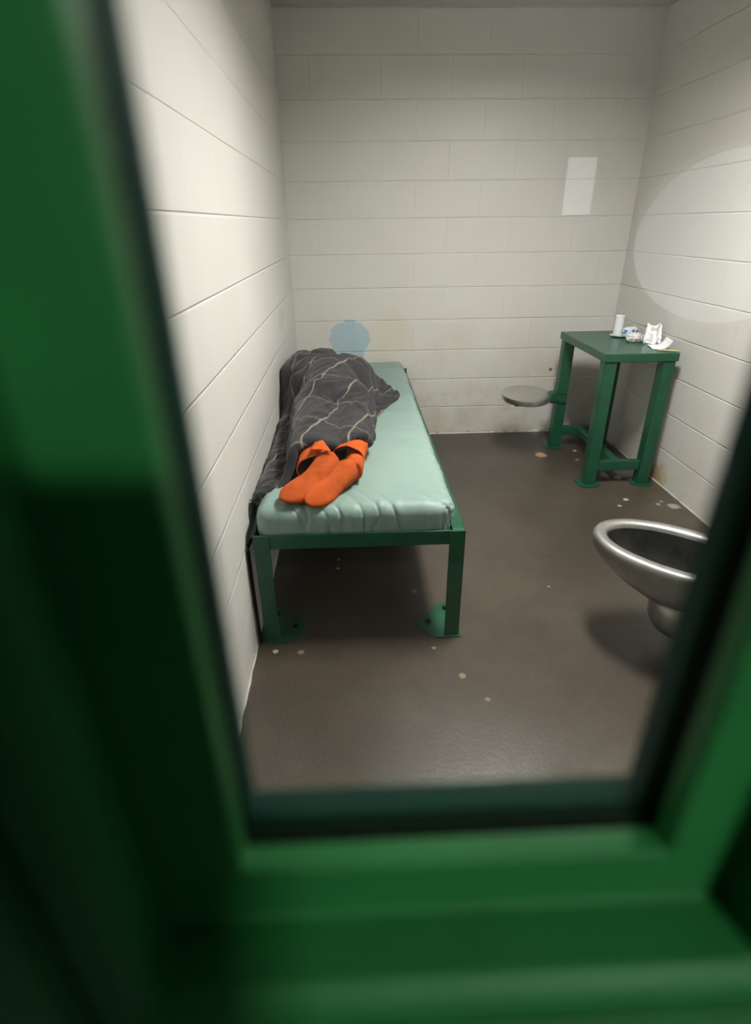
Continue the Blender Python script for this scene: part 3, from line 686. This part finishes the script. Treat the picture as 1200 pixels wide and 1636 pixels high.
# seat arm, bracket and round steel seat (welded to the left rear leg)
SC = Vector((1.470, 3.425, .432))
arm0 = Vector((TX0+.010, TY1-.05, .352)); arm1 = Vector((SC.x-.055, SC.y-.02, .384))
d = (arm1-arm0); an = math.atan2(d.y, d.x); ln = d.length
Ma = Matrix.Translation(arm0) @ Vector((1, 0, 0)).rotation_difference(d).to_matrix().to_4x4()
bm = bmesh.new(); box(bm, -.02, -.032, -.028, ln, .032, .012, Ma); obj('seat_arm', bm, M_GREEN, tab, bevel=.008, seg=3)
bm = bmesh.new(); box(bm, -.045, -.04, -.03, .055, .04, .035, Matrix.Translation(arm0)); box(bm, -.012, -.045, .03, .06, .03, .09, Matrix.Translation(arm0+Vector((0, 0, 0)))); obj('seat_bracket', bm, M_GREEN, tab, bevel=.004)
bm = bmesh.new(); lathe(bm, [(.02, -.034), (.147, -.034), (.151, -.030), (.152, -.004), (.1505, .0005), (.146, .0025), (.08, .0035), (.01, .004)], (0, 0, 0), 56)
TS = Matrix.Translation(SC) @ Matrix.Rotation(math.radians(4.5), 4, 'X') 
bmesh.ops.transform(bm, matrix=TS, verts=bm.verts)
st = obj('round_seat', bm, steel('seat_stainless', .60, .32, .37, .76), tab, smooth=True); st['label'] = 'round brushed stainless steel seat disc'
es = st.modifiers.new('es', 'EDGE_SPLIT'); es.split_angle = math.radians(40)

# ------------------------------------------------------------------ things on the table
M_WHITE = simple('white_paper', (.90, .90, .92), .7, 0, 120, .2, .001)
M_CUP = simple('white_plastic', (.90, .90, .94), .35)
zt = TZ+.0008
def paper_sheet(name, label, cx, cy, sx, sy, rot, curl, seed, mat, amp=.004, zo=0):
    bm = bmesh.new(); n = 18; g = []
    for j in range(n+1):
        row = []
        for i in range(n+1):
            x = (i/n-.5)*sx; y = (j/n-.5)*sy
            z = zo+.002+abs(noise.noise(Vector((x*22+seed, y*22, seed))))*amp*2+curl*max(0, i/n-.55)**2
            row.append(bm.verts.new((x, y, z)))
        g.append(row)
    for j in range(n):
        for i in range(n): bm.faces.new([g[j][i], g[j][i+1], g[j+1][i+1], g[j+1][i]])
    bmesh.ops.transform(bm, matrix=Matrix.Translation((cx, cy, zt)) @ Matrix.Rotation(rot, 4, 'Z'), verts=bm.verts)
    o = obj(name, bm, mat, smooth=True); so = o.modifiers.new('s', 'SOLIDIFY'); so.thickness = .0012; so.offset = 1
    return tag(o, label, 'paper')
bm = bmesh.new(); lathe(bm, [(.002, .001), (.040, .001), (.052, .004), (.062, .009), (.063, .0105), (.052, .0065), (.002, .004)], (2.012, 3.44, zt), 40, sy=.8)
tag(obj('paper_plate', bm, M_CUP, smooth=True), 'shallow white plate under the tall white cup at the back of the table', 'plate')
bm = bmesh.new(); lathe(bm, [(.002, 0), (.026, 0), (.0275, .004), (.0245, .1), (.0255, .112), (.0268, .114), (.0255, .116), (.0235, .112), (.0225, .1), (.02, .012), (.002, .010)], (1.985, 3.425, zt+.0085), 32)
tag(obj('white_cup', bm, M_CUP, smooth=True), 'tall plain white cup standing on the plate at the back of the table', 'cup')
# white tub with blue print lying on its side
s = NT('blue_printed_carton'); p = s.pos()
f = s.math('MULTIPLY', s.ramp(s.noise(42, 1), .47, .52), s.ramp(p[2], zt+.052, zt+.046)); c = s.mix(f, (.72, .77, .82, 1), (.04, .17, .36, 1))
M_TUB = s.done(c, .45)
tub = thing('printed_carton', 'small white and blue printed carton lying between the tall cup and the crumpled paper', 'carton', (2.05, 3.42, zt))
bm = bmesh.new(); tube(bm, [(2.015, 3.375, zt+.034), (2.02, 3.380, zt+.034), (2.085, 3.43, zt+.031), (2.098, 3.44, zt+.029)], [.024, .030, .028, .022], 24); obj('carton_body', bm, M_TUB, tub, smooth=True)
bm = bmesh.new(); tube(bm, [(2.098, 3.44, zt+.029), (2.110, 3.449, zt+.029)], .014, 16); obj('cap', bm, simple('navy_plastic', (.02, .05, .12), .4), tub, smooth=True)
bm = bmesh.new(); tube(bm, [(2.075, 3.36, zt+.006), (2.118, 3.385, zt+.006)], .0055, 10); tag(obj('dark_pen', bm, simple('black_plastic', (.02, .02, .025), .35), smooth=True), 'short dark pen lying behind the crumpled white paper', 'pen')
def crumple(name, label, c, r, seed, mat, sq=(1, 1, 1)):
    bm = bmesh.new(); bmesh.ops.create_icosphere(bm, subdivisions=5, radius=1)
    for v in bm.verts:
        d = v.co.normalized(); k = .78+.34*(1-abs(noise.noise(d*2.1+Vector((seed, 0, 0))))*2)*.5+.16*(1-abs(noise.noise(d*5+Vector((seed, 3, 0))))*2)
        k -= .10*abs(noise.noise(d*9+Vector((seed, 0, 5))))
        v.co = Vector((d.x*r*k*sq[0], d.y*r*k*sq[1], max(d.z*r*k*sq[2], -r*.75*sq[2])))
    bmesh.ops.transform(bm, matrix=Matrix.Translation(Vector(c)+Vector((0, 0, r*.75*sq[2]))), verts=bm.verts)
    return tag(obj(name, bm, mat, smooth=True), label, 'crumpled paper')
crumple('crumpled_wrapper', 'crumpled white wrapper lying in front of the printed carton', (2.022, 3.275, zt), .040, 3.1, simple('pinkish_white_wrapper', (.74, .70, .70), .5), (1.25, .9, .72))
crumple('crumpled_tissue', 'small grey white crumpled tissue between the wrapper and the folded napkin', (2.070, 3.262, zt), .026, 8.2, simple('grey_white_tissue', (.50, .46, .47), .7), (1, 1.1, .9))
# upright folded napkin
bm = bmesh.new(); n = 22; g = []
for j in range(n+1):
    row = []
    for i in range(n+1):
        a = i/n; b = j/n; x = (a-.5)*.098; z = b*.112
        y = .022*math.sin(a*9)+.014*noise.noise(Vector((a*5, b*5, 2)))+.02*(b-.5)
        row.append(bm.verts.new((x*(1-.18*b), y, z*(1-.12*abs(math.sin(a*4)))+.001)))
    g.append(row)
for j in range(n):
    for i in range(n): bm.faces.new([g[j][i], g[j][i+1], g[j+1][i+1], g[j+1][i]])
bmesh.ops.transform(bm, matrix=Matrix.Translation((2.088, 3.195, zt)) @ Matrix.Rotation(-.25, 4, 'Z'), verts=bm.verts)
o = obj('folded_napkin', bm, M_WHITE, smooth=True); tag(o, 'white folded paper napkin standing upright near the right end of the table', 'napkin'); so = o.modifiers.new('s', 'SOLIDIFY'); so.thickness = .004
paper_sheet('paper_sheet', 'small white paper sheet with lifted corner lying at the right front of the table', 2.080, 3.095, .095, .135, -.25, .22, 4.0, M_WHITE)
bm = bmesh.new(); tube(bm, [(2.030, 3.012, zt+.005), (2.120, 2.970, zt+.005)], .0042, 6)
pen = thing('pencil', 'pale yellow pencil lying along the front edge of the table', 'pencil', (2.09, 2.98, zt)); obj('pencil_barrel', bm, simple('pale_yellow_paint', (.62, .58, .30), .5), pen)
bm = bmesh.new(); tube(bm, [(2.120, 2.970, zt+.005), (2.135, 2.963, zt+.005)], [.0042, .0008], 6); obj('pencil_tip', bm, simple('raw_wood', (.5, .33, .18), .7), pen)

# ------------------------------------------------------------------ stainless toilet set at an angle
toi = thing('steel_toilet', 'stainless steel prison toilet bowl jutting out at an angle on the right', 'toilet', (1.5, 1.56, 0))
TIP = Vector((1.262, 1.768)); AX = Vector((.745, -.667)).normalized(); PX = Vector((-AX.y, AX.x))
ZRIM = .402
def outline(tip, wid, rear, n=64, pw=.62):
    """egg outline in plan, from s=tip to s=rear, half width wid"""
    pts = []
    for k in range(n):
        a = 2*math.pi*k/n; c, s_ = math.cos(a), math.sin(a)
        if c < 0:   # front, pointed
            s = tip+(.30-tip)*(1-abs(c)**1.0) if False else .30-(.30-tip)*abs(c)**.92
            w_ = wid*math.copysign(abs(s_)**.98, s_)
        else:
            s = .30+(rear-.30)*c; w_ = wid*math.copysign(abs(s_)**.8, s_)
        pts.append((s, w_))
    return pts
def ring3(o, z): return [(TIP.x+AX.x*s+PX.x*w_, TIP.y+AX.y*s+PX.y*w_, z) for s, w_ in o]
bm = bmesh.new()
rings = [ring3(outline(*a), z) for a, z in [((.31, .05, .50), .205), ((.25, .090, .515), .222), ((.175, .125, .52), .248), ((.10, .150, .525), .280), ((.04, .166, .53), .318), ((.008, .176, .535), .352), ((.000, .1785, .535), .380), ((.001, .178, .535), .392),
         ((.006, .173, .53), .4015), ((.014, .165, .525), ZRIM+.003), ((.040, .139, .50), ZRIM+.001), ((.047, .132, .492), .396), ((.050, .129, .49), .385)]]
loft(bm, rings, True, False); obj('bowl', bm, M_STEEL, toi, smooth=True)
bm = bmesh.new()
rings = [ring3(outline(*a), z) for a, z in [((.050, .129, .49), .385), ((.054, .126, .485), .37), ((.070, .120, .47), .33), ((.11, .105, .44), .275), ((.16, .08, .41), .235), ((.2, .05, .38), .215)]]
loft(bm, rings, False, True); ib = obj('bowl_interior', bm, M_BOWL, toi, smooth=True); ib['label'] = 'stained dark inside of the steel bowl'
s = NT('toilet_water'); M_WAT = s.done((.07, .06, .045), .06, 0, s.bump(s.noise(22, 2), .15, .004))
bm = bmesh.new(); loft(bm, [ring3(outline(.150, .086, .42), .2485), ring3(outline(.151, .085, .419), .2495)]); obj('water', bm, M_WAT, toi)
bm = bmesh.new(); prof = []
c0 = (TIP.x+AX.x*.355, TIP.y+AX.y*.355)
prof = [(.03, .085), (.07, .093), (.100, .115), (.117, .15), (.120, .19), (.118, .235)]
lathe(bm, prof, (c0[0], c0[1], 0), 36); tube(bm, [(c0[0], c0[1], .19), (TIP.x+AX.x*.58, TIP.y+AX.y*.58, .19)], .09, 28); obj('trap', bm, M_STEEL, toi, smooth=True)
bm = bmesh.new()
def sp_(s, w_): return (TIP.x+AX.x*s+PX.x*w_, TIP.y+AX.y*s+PX.y*w_)
a, b = sp_(.51, .19), sp_(.51, -.19)
prism(bm, [b, (W-.003, b[1]+AX.y/AX.x*(W-.003-b[0])), (W-.003, a[1]+AX.y/AX.x*(W-.003-a[0])), a], .0, .385); obj('housing', bm, M_STEEL, toi, bevel=.012, seg=3)
